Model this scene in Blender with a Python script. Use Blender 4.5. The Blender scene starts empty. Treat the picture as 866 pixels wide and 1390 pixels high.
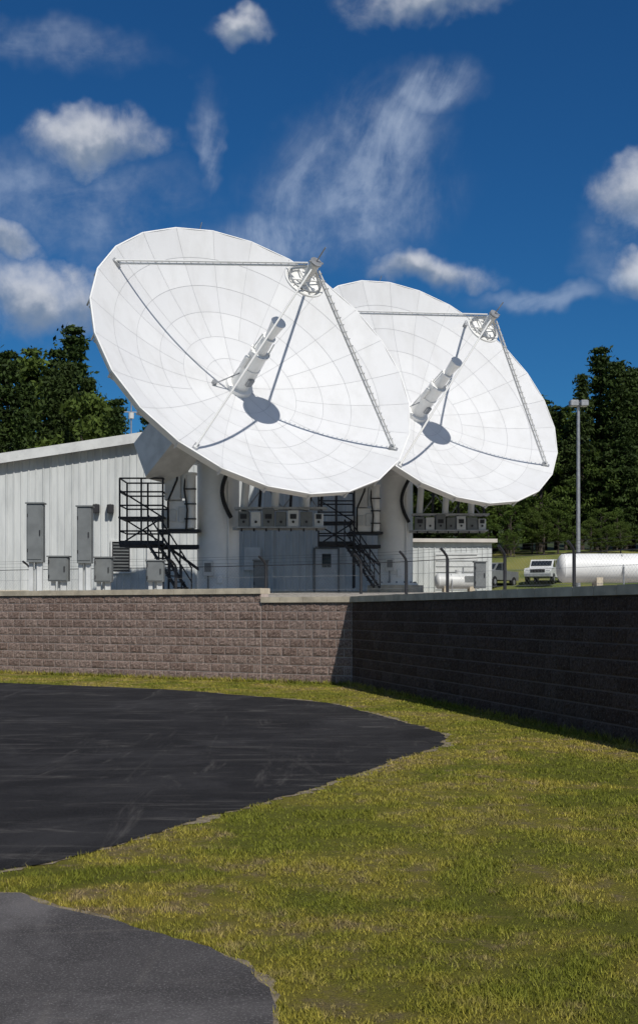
import bpy, math, random
import numpy as np
from mathutils import Vector, Matrix, noise as mnoise
random.seed(7); rng=np.random.default_rng(7)
scene=bpy.context.scene
R3=math.radians

# ------------------------------------------------------------------ helpers
class MB:
    def __init__(s): s.v=[];s.f=[];s.m=[];s.s=[]
    def add(s,vs,fs,m=0,sm=False):
        o=len(s.v); s.v+= [tuple(x) for x in vs]
        for f in fs:
            s.f.append([i+o for i in f]); s.m.append(m); s.s.append(sm)
    def box(s,c,size,rot=None,m=0):
        hx,hy,hz=[a/2 for a in size]
        vs=[Vector((x,y,z)) for z in(-hz,hz) for y in(-hy,hy) for x in(-hx,hx)]
        if rot is not None: vs=[rot@v for v in vs]
        c=Vector(c); vs=[v+c for v in vs]
        s.add(vs,[(0,2,3,1),(4,5,7,6),(0,1,5,4),(2,6,7,3),(0,4,6,2),(1,3,7,5)],m)
    def bbox(s,c,size,b=0.02,rot=None,m=0):
        hx,hy,hz=[a/2 for a in size]; vs=[];fs=[]
        def ring(z,i):
            return [(-hx+b+i,-hy+i,z),(hx-b-i,-hy+i,z),(hx-i,-hy+b+i,z),(hx-i,hy-b-i,z),(hx-b-i,hy-i,z),(-hx+b+i,hy-i,z),(-hx+i,hy-b-i,z),(-hx+i,-hy+b+i,z)]
        vs+=ring(-hz,0)+ring(hz-b,0)+ring(hz,b*.8)
        for k in range(2):
            for j in range(8):
                a=k*8+j;bb=k*8+(j+1)%8; fs.append((a,bb,bb+8,a+8))
        fs.append(tuple(range(7,-1,-1))); fs.append(tuple(range(16,24)))
        vs=[Vector(v) for v in vs]
        if rot is not None: vs=[rot@v for v in vs]
        c=Vector(c); s.add([v+c for v in vs],fs,m)
    def cyl(s,p1,p2,r1,r2=None,n=12,m=0,caps=True,sm=True):
        if r2 is None:r2=r1
        p1=Vector(p1);p2=Vector(p2);d=(p2-p1).normalized()
        a=d.orthogonal().normalized();b=d.cross(a)
        vs=[]
        for p,r in((p1,r1),(p2,r2)):
            for i in range(n):
                t=2*math.pi*i/n; vs.append(p+(a*math.cos(t)+b*math.sin(t))*r)
        s.add(vs,[(i,(i+1)%n,n+(i+1)%n,n+i) for i in range(n)],m,sm)
        if caps:
            s.add(vs[:n],[tuple(range(n-1,-1,-1))],m); s.add(vs[n:],[tuple(range(n))],m)
    def tube(s,pts,r,n=8,m=0):
        for a,b in zip(pts[:-1],pts[1:]): s.cyl(a,b,r,n=n,m=m)
    def lathe(s,prof,n=48,m=0,sm=True,axis_z=True):
        vs=[];L=len(prof)
        for i in range(n):
            t=2*math.pi*i/n
            for r,z in prof: vs.append((r*math.cos(t),r*math.sin(t),z))
        fs=[]
        for i in range(n):
            j=(i+1)%n
            for k in range(L-1): fs.append((i*L+k,j*L+k,j*L+k+1,i*L+k+1))
        s.add(vs,fs,m,sm)
    def obj(s,name,mats,parent=None,mw=None):
        me=bpy.data.meshes.new(name); me.from_pydata(s.v,[],s.f); 
        for mt in mats: me.materials.append(mt)
        me.polygons.foreach_set('material_index',s.m); me.polygons.foreach_set('use_smooth',s.s)
        me.update()
        return link(me,name,parent,mw)
def link(me,name,parent=None,mw=None):
    o=bpy.data.objects.new(name,me); scene.collection.objects.link(o)
    if parent: o.parent=parent
    if mw is not None: o.matrix_local=mw
    return o
def empty(name,loc=(0,0,0),mw=None):
    o=bpy.data.objects.new(name,None); scene.collection.objects.link(o); o.location=loc
    o.empty_display_size=.5
    if mw is not None:o.matrix_world=mw
    return o

class NT:
    def __init__(s,tree): s.t=tree;s.n=tree.nodes;s.l=tree.links
    def new(s,typ,**k):
        nd=s.n.new(typ)
        for a,b in k.items(): setattr(nd,a,b)
        return nd
    def inp(s,sock,v):
        if v is None:return
        if isinstance(v,bpy.types.NodeSocket): s.l.new(v,sock)
        else: sock.default_value=v
    def math(s,op,a,b=None,c=None,clamp=False):
        nd=s.new('ShaderNodeMath',operation=op); nd.use_clamp=clamp
        s.inp(nd.inputs[0],a); s.inp(nd.inputs[1],b); s.inp(nd.inputs[2],c); return nd.outputs[0]
    def noise(s,vec,scale,detail=4,rough=.5,dist=0,out=0,dim='3D'):
        nd=s.new('ShaderNodeTexNoise',noise_dimensions=dim); s.inp(nd.inputs['Vector'],vec)
        nd.inputs['Scale'].default_value=scale;nd.inputs['Detail'].default_value=detail
        nd.inputs['Roughness'].default_value=rough;nd.inputs['Distortion'].default_value=dist
        return nd.outputs[out]
    def mr(s,v,a,b,c=0.,d=1.,smooth=True):
        nd=s.new('ShaderNodeMapRange'); nd.interpolation_type='SMOOTHSTEP' if smooth else 'LINEAR'
        s.inp(nd.inputs[0],v)
        for i,x in enumerate((a,b,c,d)): s.inp(nd.inputs[1+i],x)
        return nd.outputs[0]
    def mix(s,f,a,b,blend='MIX'):
        nd=s.new('ShaderNodeMix',data_type='RGBA',blend_type=blend)
        s.inp(nd.inputs[0],f)
        for i,x in((6,a),(7,b)):
            if isinstance(x,(tuple,list)) and len(x)==3:x=(*x,1)
            s.inp(nd.inputs[i],x)
        return nd.outputs[2]
    def bump(s,h,st=.5,d=.02):
        nd=s.new('ShaderNodeBump'); nd.inputs['Strength'].default_value=st; nd.inputs['Distance'].default_value=d
        s.l.new(h,nd.inputs['Height']); return nd.outputs[0]
    def mapping(s,vec,scale=(1,1,1),rot=(0,0,0),loc=(0,0,0)):
        nd=s.new('ShaderNodeMapping'); s.l.new(vec,nd.inputs[0])
        nd.inputs['Scale'].default_value=scale;nd.inputs['Rotation'].default_value=rot;nd.inputs['Location'].default_value=loc
        return nd.outputs[0]
def newmat(name):
    m=bpy.data.materials.new(name); m.use_nodes=True; t=NT(m.node_tree)
    p=m.node_tree.nodes['Principled BSDF']; return m,t,p
def simple(name,col,rough=.5,metal=0,var=.15,scale=3,bump=0):
    m,t,p=newmat(name)
    g=t.new('ShaderNodeNewGeometry').outputs['Position']
    n=t.noise(g,scale,4,.6)
    f=t.mr(n,.3,.7)
    dark=tuple(c*(1-var) for c in col); lt=tuple(min(1,c*(1+var*.4)) for c in col)
    c=t.mix(f,dark,lt); t.l.new(c,p.inputs['Base Color'])
    p.inputs['Roughness'].default_value=rough;p.inputs['Metallic'].default_value=metal
    if bump: t.l.new(t.bump(t.noise(g,scale*12,4),bump,.01),p.inputs['Normal'])
    return m

# ------------------------------------------------------------------ materials
m_white=simple('white_paint',(.80,.80,.78),.4,0,.06,2)
m_wgrey=simple('off_white_paint',(.60,.61,.60),.45,0,.15,2)
m_grey=simple('grey_cabinet_paint',(.17,.18,.18),.45,0,.15,3)
m_galv=simple('galvanised_steel',(.36,.37,.38),.45,.5,.25,6)
m_dark=simple('dark_steel',(.03,.03,.034),.5,.3,.3,5)
m_black=simple('black_rubber',(.012,.012,.014),.6,0,.2,5)
m_conc=simple('concrete',(.54,.47,.36),.9,0,.30,2.5,.4)
m_post=simple('fence_post_paint',(.04,.04,.044),.5,.3,.2,6)
m_glass=simple('window_glass',(.02,.025,.03),.1,0,.2,2)
m_roof=simple('roof_metal',(.55,.51,.46),.5,.1,.15,1)
m_back=simple('dish_back_paint',(.62,.63,.64),.5,0,.12,1.5)
m_seam=simple('seam_backing_grey',(.42,.43,.45),.7,0,.1,2)  # grey backing plate that shows through the panel gaps

m_panel,t,p=newmat('dish_panel_white')
a=t.new('ShaderNodeAttribute',attribute_name='rnd').outputs['Fac']
g=t.new('ShaderNodeNewGeometry').outputs['Position']
c=t.mix(a,(.64,.645,.655),(.685,.69,.695))
st=t.noise(t.mapping(g,(1.2,1.2,.5)),1.1,6,.65)
c=t.mix(t.mr(st,.40,.72,0.,.55),c,(.565,.565,.56))
t.l.new(c,p.inputs['Base Color']); p.inputs['Roughness'].default_value=.62; p.inputs['Specular IOR Level'].default_value=.25

m_side,t,p=newmat('corrugated_siding')
g=t.new('ShaderNodeNewGeometry').outputs['Position']
n=t.noise(t.mapping(g,(1.5,1.5,.25)),1.2,6,.65)
c=t.mix(t.mr(n,.35,.75),(.57,.59,.585),(.40,.42,.42))
t.l.new(c,p.inputs['Base Color']); p.inputs['Roughness'].default_value=.5

def blockmat(name,k=1.,sp=1.):
    m,t,p=newmat(name)
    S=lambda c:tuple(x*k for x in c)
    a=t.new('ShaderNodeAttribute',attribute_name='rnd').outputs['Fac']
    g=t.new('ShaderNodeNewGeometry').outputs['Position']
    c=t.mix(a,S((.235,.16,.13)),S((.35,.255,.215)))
    n=t.noise(g,22,6,.85); c=t.mix(t.mr(n,.44,.62,0,.8),c,S((.10,.065,.055)))
    n2=t.noise(g,36,3,.75); c=t.mix(t.mr(n2,.54,.68,0,.75),c,S((.60,.51,.45)))
    n3=t.noise(g,.7,4,.6); c=t.mix(t.mr(n3,.45,.8,0,.35),c,S((.20,.16,.14)))
    t.l.new(c,p.inputs['Base Color']); p.inputs['Roughness'].default_value=.95; p.inputs['Specular IOR Level'].default_value=.2*sp
    t.l.new(t.bump(t.noise(g,32,6,.8),1,.022),p.inputs['Normal']); return m
m_block=blockmat('split_face_block'); m_mortar=simple('mortar',(.44,.37,.33),.95,0,.2,8)
m_block2=blockmat('shade_darkened_block',.36,.3); m_mortar2=simple('shade_darkened_mortar',(.15,.115,.10),.95,0,.2,8)  # same block and mortar, darkened: the right wall's shade is in the colour

def lawn(name,blade):
    m,t,p=newmat(name)
    g=t.new('ShaderNodeNewGeometry').outputs['Position']
    g2=t.mapping(g,(1,1,0))
    n1=t.noise(g2,.6,6,.68,.5); n2=t.noise(g2,3.4,6,.75); n3=t.noise(g2,.16,3,.5)
    green=(.145,.16,.020); yel=(.30,.255,.045); dry=(.27,.20,.12)
    c=t.mix(t.mr(n1,.40,.58),green,yel)
    f=t.math('ADD',t.math('MULTIPLY',n2,.6),t.math('MULTIPLY',n1,.4))
    c=t.mix(t.mr(f,.495,.60,0,.8 if blade else .95),c,dry)
    c=t.mix(t.mr(n3,.42,.62,0,.45),c,(.20,.20,.028))
    if blade:
        a=t.new('ShaderNodeAttribute',attribute_name='rnd').outputs['Fac']
        c=t.mix(t.mr(a,0,1,0,1,False),t.mix(1.,c,(.55,.6,.5),'MULTIPLY'),t.mix(1.,c,(1.5,1.45,1.35),'MULTIPLY'))
        t.l.new(c,p.inputs['Base Color']);p.inputs['Roughness'].default_value=.7
        p.inputs['Specular IOR Level'].default_value=.2
    else:
        n4=t.noise(g2,45,5,.8); c=t.mix(t.mr(n4,.35,.65,0,.5),c,(.10,.08,.035))
        t.l.new(c,p.inputs['Base Color']);p.inputs['Roughness'].default_value=1
        p.inputs['Specular IOR Level'].default_value=.1
        t.l.new(t.bump(t.noise(g2,60,5,.8),1,.03),p.inputs['Normal'])
    return m
m_lawn=lawn('lawn_ground',False); m_blade=lawn('lawn_blades',True)

m_terr,t,p=newmat('gravel_and_far_grass')
g=t.new('ShaderNodeNewGeometry').outputs['Position']; sx=t.new('ShaderNodeSeparateXYZ'); t.l.new(g,sx.inputs[0])
gr=t.mix(t.mr(t.noise(g,9,6,.8),.35,.65),(.24,.215,.18),(.54,.49,.42))
fg=t.mix(t.mr(t.noise(g,.12,6,.65),.4,.62),(.10,.13,.02),(.22,.21,.05))
yy=t.math('ADD',sx.outputs[1],t.math('MULTIPLY',t.noise(g,.2,4,.6),10))
c=t.mix(t.mr(yy,70,74),gr,fg)
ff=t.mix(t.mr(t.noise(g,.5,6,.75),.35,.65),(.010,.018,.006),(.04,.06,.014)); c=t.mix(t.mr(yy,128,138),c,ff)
t.l.new(c,p.inputs['Base Color']);p.inputs['Roughness'].default_value=1
t.l.new(t.bump(t.noise(g,12,5,.8),1,.06),p.inputs['Normal'])

def asph(name,c0,c1,streak,sc):
    m,t,p=newmat(name)
    g=t.new('ShaderNodeNewGeometry').outputs['Position']
    n=t.noise(g,1.1,6,.65,.5); c=t.mix(t.mr(n,.3,.7),c0,c1)
    n3=t.noise(g,.45,6,.72,.8); c=t.mix(t.mr(n3,.46,.68,0,.6),c,tuple(x*2.2 for x in c1))
    n2=t.noise(g,90,3,.8); c=t.mix(t.mr(n2,.5,.72,0,.7),c,tuple(x*3.4 for x in c1))
    s=t.noise(t.mapping(g,(.42,2.0,1),(0,0,R3(22))),1.0,8,.78,1.6)
    c=t.mix(t.mr(s,.52,.68,0,streak),c,sc)
    s2=t.noise(t.mapping(g,(2.4,.30,1),(0,0,R3(-38))),.9,8,.8,1.2)
    c=t.mix(t.mr(s2,.54,.70,0,streak*.8),c,sc)
    t.l.new(c,p.inputs['Base Color']); p.inputs['Roughness'].default_value=.95
    p.inputs['Specular IOR Level'].default_value=.12
    t.l.new(t.bump(t.noise(g,110,4,.8),.9,.01),p.inputs['Normal']); return m
m_asph=asph('driveway_asphalt',(.0135,.0130,.0138),(.023,.0222,.023),.5,(.14,.13,.12))
m_path=asph('path_asphalt',(.060,.056,.056),(.092,.086,.085),.4,(.21,.19,.17))
m_dirt=simple('sandy_edge',(.24,.195,.13),1,0,.5,14,.8)

def leafmat(name,c0,c1,c2):
    m,t,p=newmat(name)
    a=t.new('ShaderNodeAttribute',attribute_name='rnd').outputs['Fac']
    oi=t.new('ShaderNodeObjectInfo').outputs['Random']
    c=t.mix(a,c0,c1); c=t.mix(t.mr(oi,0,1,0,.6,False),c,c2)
    t.l.new(c,p.inputs['Base Color']);p.inputs['Roughness'].default_value=.7;p.inputs['Specular IOR Level'].default_value=.2
    tr=t.new('ShaderNodeBsdfTranslucent'); t.l.new(c,tr.inputs[0])
    ms=t.new('ShaderNodeMixShader'); ms.inputs[0].default_value=.2
    t.l.new(p.outputs[0],ms.inputs[1]);t.l.new(tr.outputs[0],ms.inputs[2]);t.l.new(ms.outputs[0],t.n['Material Output'].inputs[0])
    return m
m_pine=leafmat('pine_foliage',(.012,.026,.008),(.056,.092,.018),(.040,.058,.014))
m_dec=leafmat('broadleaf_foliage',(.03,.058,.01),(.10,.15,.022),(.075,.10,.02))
m_bark=simple('bark',(.07,.055,.045),.95,0,.4,4,.5)

# ------------------------------------------------------------------ terrain
C=np.array((.72,27.2)); dL=np.array((-.861,.508)); dR=np.array((.243,-.970))
nL=np.array((.508,.861)); nR=np.array((.970,.243)); M=np.array((.8,.6))
def sst(x): x=min(1,max(0,x)); return x*x*(3-2*x)
def H(x,y):
    q=np.array((x,y))-C; d=max(q@nL,q@nR)
    z=1.70+.5*sst(d/11)+.35*sst((y-46)/26)
    z+= sst((y-72)/58)*(1.8+3.6*sst((x+12)/34))
    z+= sst((y-135)/60)*11
    if d>3: z+=.10*mnoise.noise(Vector((x*.25,y*.25,0)))
    return z
ks=[1200,600,300,200,150,120,100,85,75,60,52]+[45-i for i in range(45)]
pts_s=[C+dL*k for k in ks]+[C]+[C+dR*k for k in list(range(1,50))+[60,90,150,300,600,1200]]
ts=[-1500,-700,-300,-150,-80,-50,-40,-30,-24,-18,-12,-8,-5,-3,-1,0.0,.12,.135]+[.5,1,2,3,4.5,6,8,10,12,15,18]+list(range(21,230,4))+[240,270,300,450,700,1100,1600]
mb=MB(); vs=[];fs=[];mi=[]
for P in pts_s:
    for tt in ts:
        q=P+M*tt; z=0 if tt<.13 else H(q[0],q[1]); vs.append((q[0],q[1],z))
nt=len(ts)
for i in range(len(pts_s)-1):
    for j in range(nt-1):
        fs.append((i*nt+j,(i+1)*nt+j,(i+1)*nt+j+1,i*nt+j+1)); mi.append(0 if ts[j+1]<.13 else 1)
mb.v=vs;mb.f=fs;mb.m=mi;mb.s=[False]*len(fs)
ground=mb.obj('ground',[m_lawn,m_terr])

# ------------------------------------------------------------------ paved areas
def smooth_poly(pts,step=.08,closed=True):
    out=[];n=len(pts)
    for i in range(n):
        p0,p1,p2,p3=[np.array(pts[(i+k-1)%n]) for k in range(4)]
        L=np.linalg.norm(p2-p1); k=max(1,int(L/step)) if L<6 else 4
        for j in range(k):
            u=j/k
            if L<6: q=.5*((2*p1)+(-p0+p2)*u+(2*p0-5*p1+4*p2-p3)*u*u+(-p0+3*p1-3*p2+p3)*u**3)
            else: q=p1+(p2-p1)*u
            out.append(q)
    return np.array(out)
def jitter(poly,amt,off,seed):
    n=len(poly);res=[]
    for i in range(n):
        a=poly[(i-1)%n];b=poly[(i+1)%n];d=b-a;L=np.linalg.norm(d)+1e-9
        nn=np.array((d[1],-d[0]))/L
        q=poly[i]
        w=mnoise.noise(Vector((q[0]*1.6,q[1]*1.6,seed)))+.6*mnoise.noise(Vector((q[0]*6,q[1]*6,seed)))+.4*mnoise.noise(Vector((q[0]*17,q[1]*17,seed)))
        res.append(q+nn*(off+amt*w))
    return np.array(res)
drive=[(-7.14,28.0),(-3.55,25.9),(-1.9,24.3),(-.04,22.1),(.565,20.45),(1.32,17.66),(1.59,16.4),(1.585,15.6),(1.36,14.7),(.848,13.47),(-.02,11.33),(-.774,9.89),(-1.22,8.92),(-1.67,8.05),(-1.96,7.71),(-2.6,7.1),(-3.6,6.4),(-6,5.2),(-10,4),(-32,2),(-32,36),(-12,31)]
path=[(-1.80,7.06),(-1.50,6.83),(-1.07,6.45),(-.50,5.87),(-.30,5.55),(-.20,5.1),(-.15,4.5),(-.1,3.2),(0,1.5),(.5,-3),(-6,-3),(-5,2.5),(-3.6,5.2),(-2.6,6.3)]
dp=smooth_poly(drive); pp=smooth_poly(path)
def area(p): x,y=p[:,0],p[:,1]; return .5*np.sum(x*np.roll(y,-1)-np.roll(x,-1)*y)
def sheet(name,poly,z,mat,parent=None):
    me=bpy.data.meshes.new(name)
    pl=[(q[0],q[1],z) for q in poly]
    if area(poly)<0: pl=pl[::-1]
    me.from_pydata(pl,[],[tuple(range(len(pl)))]); me.materials.append(mat); return link(me,name,parent)
def outs(poly): return 1 if area(poly)>0 else -1
dpj=jitter(dp,.08,0,1.); ppj=jitter(pp,.05,0,5.)
dv=jitter(dp,.17*outs(dp),.05*outs(dp),9.); pv=jitter(pp,.09*outs(pp),.03*outs(pp),3.)
road=empty('asphalt_driveway'); sheet('asphalt_surface',dpj,.009,m_asph,road); sheet('sandy_verge',dv,.004,m_dirt,road)
pth=empty('footpath'); sheet('path_surface',ppj,.009,m_path,pth); sheet('sandy_verge',pv,.004,m_dirt,pth)

# ------------------------------------------------------------------ grass blades
def inside(px,py,poly):
    r=np.zeros(len(px),bool)
    x0,y0=poly[-1]
    for x1,y1 in poly:
        c=((y0>py)!=(y1>py)); xi=(x1-x0)*(py-y0)/(y1-y0+1e-12)+x0
        r^= c&(px<xi); x0,y0=x1,y1
    return r
N=600000
Y=4.2*(31/4.2)**rng.random(N); X=(rng.random(N)*2-1)*(.30*Y+1.0)
q=np.stack([X,Y],1)-C; keep=(q@nL<-.03)&(q@nR<-.03)
X,Y=X[keep],Y[keep]
k=~inside(X,Y,dpj[::2])&~inside(X,Y,ppj[::2]); X,Y=X[k],Y[k]
v=inside(X,Y,dv[::2])|inside(X,Y,pv[::2])
k=(~v)|(rng.random(len(X))<.5); X,Y=X[k],Y[k]
cl=np.array([mnoise.noise(Vector((x*2.6,y*2.6,3)))+.6*mnoise.noise(Vector((x*9,y*9,8))) for x,y in zip(X,Y)])
k=rng.random(len(X))<np.clip(.66+1.1*cl,.10,1); X,Y,cl=X[k],Y[k],cl[k];n=len(X)
h=(.008+.018*rng.random(n))*np.clip(1+1.0*cl,.35,2.2)
k2=9000; kk_=rng.random(k2)*24; sideL=rng.random(k2)<.45
bx=np.where(sideL[:,None],C+dL*(kk_*.6)[:,None]-nL*(.03+.10*rng.random(k2))[:,None],C+dR*kk_[:,None]-nR*(.03+.10*rng.random(k2))[:,None])
X=np.concatenate([X,bx[:,0]]);Y=np.concatenate([Y,bx[:,1]]);h=np.concatenate([h,.04+.10*rng.random(k2)**2]); n=len(X)
w=np.maximum(.0028,Y*.00042)
an=rng.random(n)*2*np.pi; lean=1.2*h*rng.random(n); la=rng.random(n)*2*np.pi
co=np.empty((n,3,3)); dx,dy=np.cos(an)*w,np.sin(an)*w
co[:,0]=np.stack([X-dx,Y-dy,np.zeros(n)],1);co[:,1]=np.stack([X+dx,Y+dy,np.zeros(n)],1)
co[:,2]=np.stack([X+np.cos(la)*lean,Y+np.sin(la)*lean,h],1)
def trimesh(name,co,mat,rnd,k=3):
    n=co.shape[0]; me=bpy.data.meshes.new(name)
    me.vertices.add(n*k); me.vertices.foreach_set('co',co.reshape(-1).astype(np.float32))
    me.loops.add(n*k); me.loops.foreach_set('vertex_index',np.arange(n*k,dtype=np.int32))
    me.polygons.add(n); me.polygons.foreach_set('loop_start',np.arange(0,n*k,k,dtype=np.int32))
    me.update(calc_edges=True)
    a=me.attributes.new('rnd','FLOAT','FACE'); a.data.foreach_set('value',rnd.astype(np.float32))
    me.materials.append(mat); return me
me=trimesh('lawn_grass',co,m_blade,rng.random(n)); link(me,'lawn_grass')

# ------------------------------------------------------------------ retaining wall
wall=empty('block_retaining_wall',(C[0],C[1],0))
wi=Matrix.Translation((-C[0],-C[1],0))
def blocks(start,d,nf,length,courses,name,flip,mat):
    V=[];F=[];RN=[]
    bl=.40;bh=.20;g=.010
    for c in range(courses):
        off=0 if c%2==0 else -bl/2
        k=off
        while k<length:
            a=max(k,0.01)+g; b=min(k+bl,length)-g; k+=bl
            if b-a<.05: continue
            z0=c*bh+g; z1=(c+1)*bh-g; nx,nz=10,6; o=len(V); rn=random.random(); dep=random.uniform(-.003,.004)
            for iz in range(nz):
                for ix in range(nx):
                    u=a+(b-a)*ix/(nx-1); z=z0+(z1-z0)*iz/(nz-1)
                    e=ix in(0,nx-1) or iz in(0,nz-1)
                    pr=.006 if e else .014+dep+.007*mnoise.noise(Vector((u*14,z*14,rn*50)))+random.uniform(-.007,.007)
                    q=start+d*u+nf*pr; V.append((q[0],q[1],z))
            for iz in range(nz-1):
                for ix in range(nx-1):
                    q=[o+iz*nx+ix,o+iz*nx+ix+1,o+(iz+1)*nx+ix+1,o+(iz+1)*nx+ix]
                    F.append(q[::-1] if flip else q); RN.append(rn)
            per=[(0,0),(nx-1,0),(nx-1,nz-1),(0,nz-1)]; cs=[]
            for (ix,iz) in per:
                x,y,z=V[o+iz*nx+ix]; cs.append(len(V)); V.append((x-nf[0]*.03,y-nf[1]*.03,z))
            fr=[o+iz*nx+ix for ix,iz in per]
            for i in range(4):
                j=(i+1)%4; q=[fr[j],fr[i],cs[i],cs[j]]; F.append(q[::-1] if flip else q); RN.append(rn)
    me=bpy.data.meshes.new(name); me.from_pydata(V,[],F); at=me.attributes.new('rnd','FLOAT','FACE')
    at.data.foreach_set('value',np.array(RN,np.float32)); me.materials.append(mat); me.update()
    return link(me,name,wall,wi)
k1=2.35
blocks(C,dL,-nL,k1,9,'split_blocks_a',True,m_block)
blocks(C+dL*k1,dL,-nL,44,10,'split_blocks_b',True,m_block)
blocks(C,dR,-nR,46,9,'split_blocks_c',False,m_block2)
mb=MB()
def slab(p0,p1,nb,f,b,z0,z1,m=0,mf0=None,mb0=None):
    a=[p0+nb*f if mf0 is None else mf0,p1+nb*f,p1+nb*b,p0+nb*b if mb0 is None else mb0]
    vs=[(q[0],q[1],z) for z in(z0,z1) for q in a]
    ar=area(np.array(a)); fsx=[(3,2,1,0),(4,5,6,7),(0,1,5,4),(1,2,6,5),(2,3,7,6),(3,0,4,7)]
    if ar<0: fsx=[tuple(reversed(x)) for x in fsx]
    mb.add(vs,fsx,m)
mit=lambda o:C+(nL+nR)/(1+nL@nR)*o
slab(C,C+dL*k1,nL,.001,.30,0,1.8,0,mit(.001),mit(.30))
slab(C+dL*(k1+.003),C+dL*(k1+44),nL,.001,.30,0,2.0,0)
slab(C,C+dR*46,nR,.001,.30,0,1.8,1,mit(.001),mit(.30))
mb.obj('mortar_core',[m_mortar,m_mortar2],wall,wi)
mb=MB()
def caps(start,d,nb,L,z,miter):
    k=0;first=True
    while k<L-.02:
        e=min(k+.61,L); a=start+d*(k+(0 if first else .006)); b=start+d*(e-.003)
        dz=random.uniform(-.003,.003)
        if first and miter: slab(a,b,nb,-.05,.36,z,z+.125+dz,0,mit(-.05),mit(.36))
        else: slab(a,b,nb,-.05,.36,z,z+.125+dz,0)
        k=e;first=False
caps(C,dL,nL,k1-.003,1.802,True); caps(C+dL*k1,dL,nL,44,2.002,False); caps(C,dR,nR,46,1.802,True)
mb.obj('coping_stones',[m_conc],wall,wi)

# ------------------------------------------------------------------ satellite dishes
nrm=Vector((.462,-.700,.545)).normalized(); hx=Vector((-nrm.y,nrm.x,0)).normalized(); wy=nrm.cross(hx)
DR=5.70; F4=20.0
P0=Vector((-3.45,42.95,2.1)); V0=Vector((-2.69,41.85,9.10))
DM=Matrix.Translation(V0-P0)@Matrix(((hx.x,wy.x,nrm.x,0),(hx.y,wy.y,nrm.y,0),(hx.z,wy.z,nrm.z,0),(0,0,0,1)))
def build_dish_meshes():
    parts=[]
    V=[];F=[];RN=[]
    re=[.075,.21,.36,.52,.68,.84,1.0]; Ns=[12,12,24,24,24,24]; gp=.0048
    for b in range(6):
        for s in range(Ns[b]):
            r0,r1=re[b]*DR+gp,re[b+1]*DR-gp; t0,t1=2*math.pi*s/Ns[b],2*math.pi*(s+1)/Ns[b]
            nr,na=5,5 if Ns[b]==24 else 9; o=len(V); rn=random.random()
            for i in range(nr):
                r=r0+(r1-r0)*i/(nr-1)
                for j in range(na):
                    ga=gp/r; th=t0+ga+(t1-t0-2*ga)*j/(na-1); rr=r
                    if b==5:
                        half=math.pi/24; ch=math.cos(half)/math.cos(th-(t0+half)); u=i/(nr-1); rr=r*((1-u)+u*ch)
                    V.append((rr*math.cos(th),rr*math.sin(th),rr*rr/F4))
            for i in range(nr-1):
                for j in range(na-1):
                    F.append((o+i*na+j,o+(i+1)*na+j,o+(i+1)*na+j+1,o+i*na+j+1)); RN.append(rn)
    me=bpy.data.meshes.new('reflector_panels'); me.from_pydata(V,[],F)
    at=me.attributes.new('rnd','FLOAT','FACE'); at.data.foreach_set('value',np.array(RN,np.float32))
    me.polygons.foreach_set('use_smooth',[True]*len(F)); me.materials.append(m_panel); me.update()
    parts.append((me,'reflector_panels',DM))
    mb=MB(); zr=DR*DR/F4
    prof=[(r*DR,(r*DR)**2/F4-.015) for r in (0.0,.1,.2,.3,.4,.5,.6,.7,.8,.9,.985)]
    mb.lathe(prof,96,0)
    n=24
    def ringp(r,z): return [(r*math.cos(2*math.pi*i/n),r*math.sin(2*math.pi*i/n),z) for i in range(n)]
    rr=[(DR*.998,zr-.012),(DR*1.006,zr-.012),(DR*1.006,zr-.09),(DR*.992,zr-.10),(DR*.985,zr-.34),(DR*.93,zr-.40)]
    vs=[];
    for r,z in rr: vs+=ringp(r,z)
    fs=[(k*n+i,(k)*n+(i+1)%n,(k+1)*n+(i+1)%n,(k+1)*n+i) for k in range(len(rr)-1) for i in range(n)]
    mb.add([Vector(v) for v in vs],[f[::-1] for f in fs],1)
    mb.lathe([(DR*.93,zr-.40),(3.6,-.05),(2.0,-.55),(1.35,-.75)],24,2,False)
    for i in range(24):
        t=2*math.pi*i/24; e=Vector((math.cos(t),math.sin(t),0))
        a=e*DR*.985+Vector((0,0,zr-.36)); b=e*1.3+Vector((0,0,-.95)); mid=e*3.4+Vector((0,0,-.3))
        mb.tube([a,mid,b],.035,6,2)
        c=e*DR*1.0+Vector((0,0,zr-.2)); mb.box(c,(.05,.05,.28),Matrix.Rotation(t,3,'Z'),2)
    mb.lathe([(1.3,-.95),(3.4,-.3),(3.42,-.36),(1.3,-1.02)],24,2,False)
    mb.cyl((0,0,-2.0),(0,0,-.4),1.25,1.35,24,m=1); mb.cyl((0,0,-2.1),(0,0,-1.98),1.32,n=24,m=1)
    parts.append((mb,'back_structure',DM,[m_seam,m_white,m_back]))
    mb=MB()
    mb.cyl((0,0,0.0),(0,0,.14),.48,.46,32); mb.cyl((0,0,.13),(0,0,1.68),.32,.30,28)
    mb.cyl((0,0,1.66),(0,0,1.72),.345,n=28); mb.cyl((0,0,1.71),(0,0,2.35),.215,.18,24); mb.cyl((0,0,2.34),(0,0,2.39),.22,n=24)
    mb.cyl((0,0,2.38),(0,0,3.05),.15,.235,24); mb.cyl((0,0,3.04),(0,0,3.07),.25,n=24,m=0)
    mb.cyl((0,0,1.0),(0,0,1.04),.335,n=28)
    mb.bbox((-.37,-.05,1.25),(.14,.16,.5),.03,m=0); mb.bbox((.36,.1,.75),(.12,.2,.4),.03,m=0); mb.bbox((.05,-.35,.6),(.22,.1,.3),.02,m=1)
    mb.cyl((.33,-.12,.2),(.23,-.12,2.2),.025,n=8,m=0); mb.cyl((-.28,.2,.2),(-.20,.12,2.4),.025,n=8,m=0)
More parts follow.
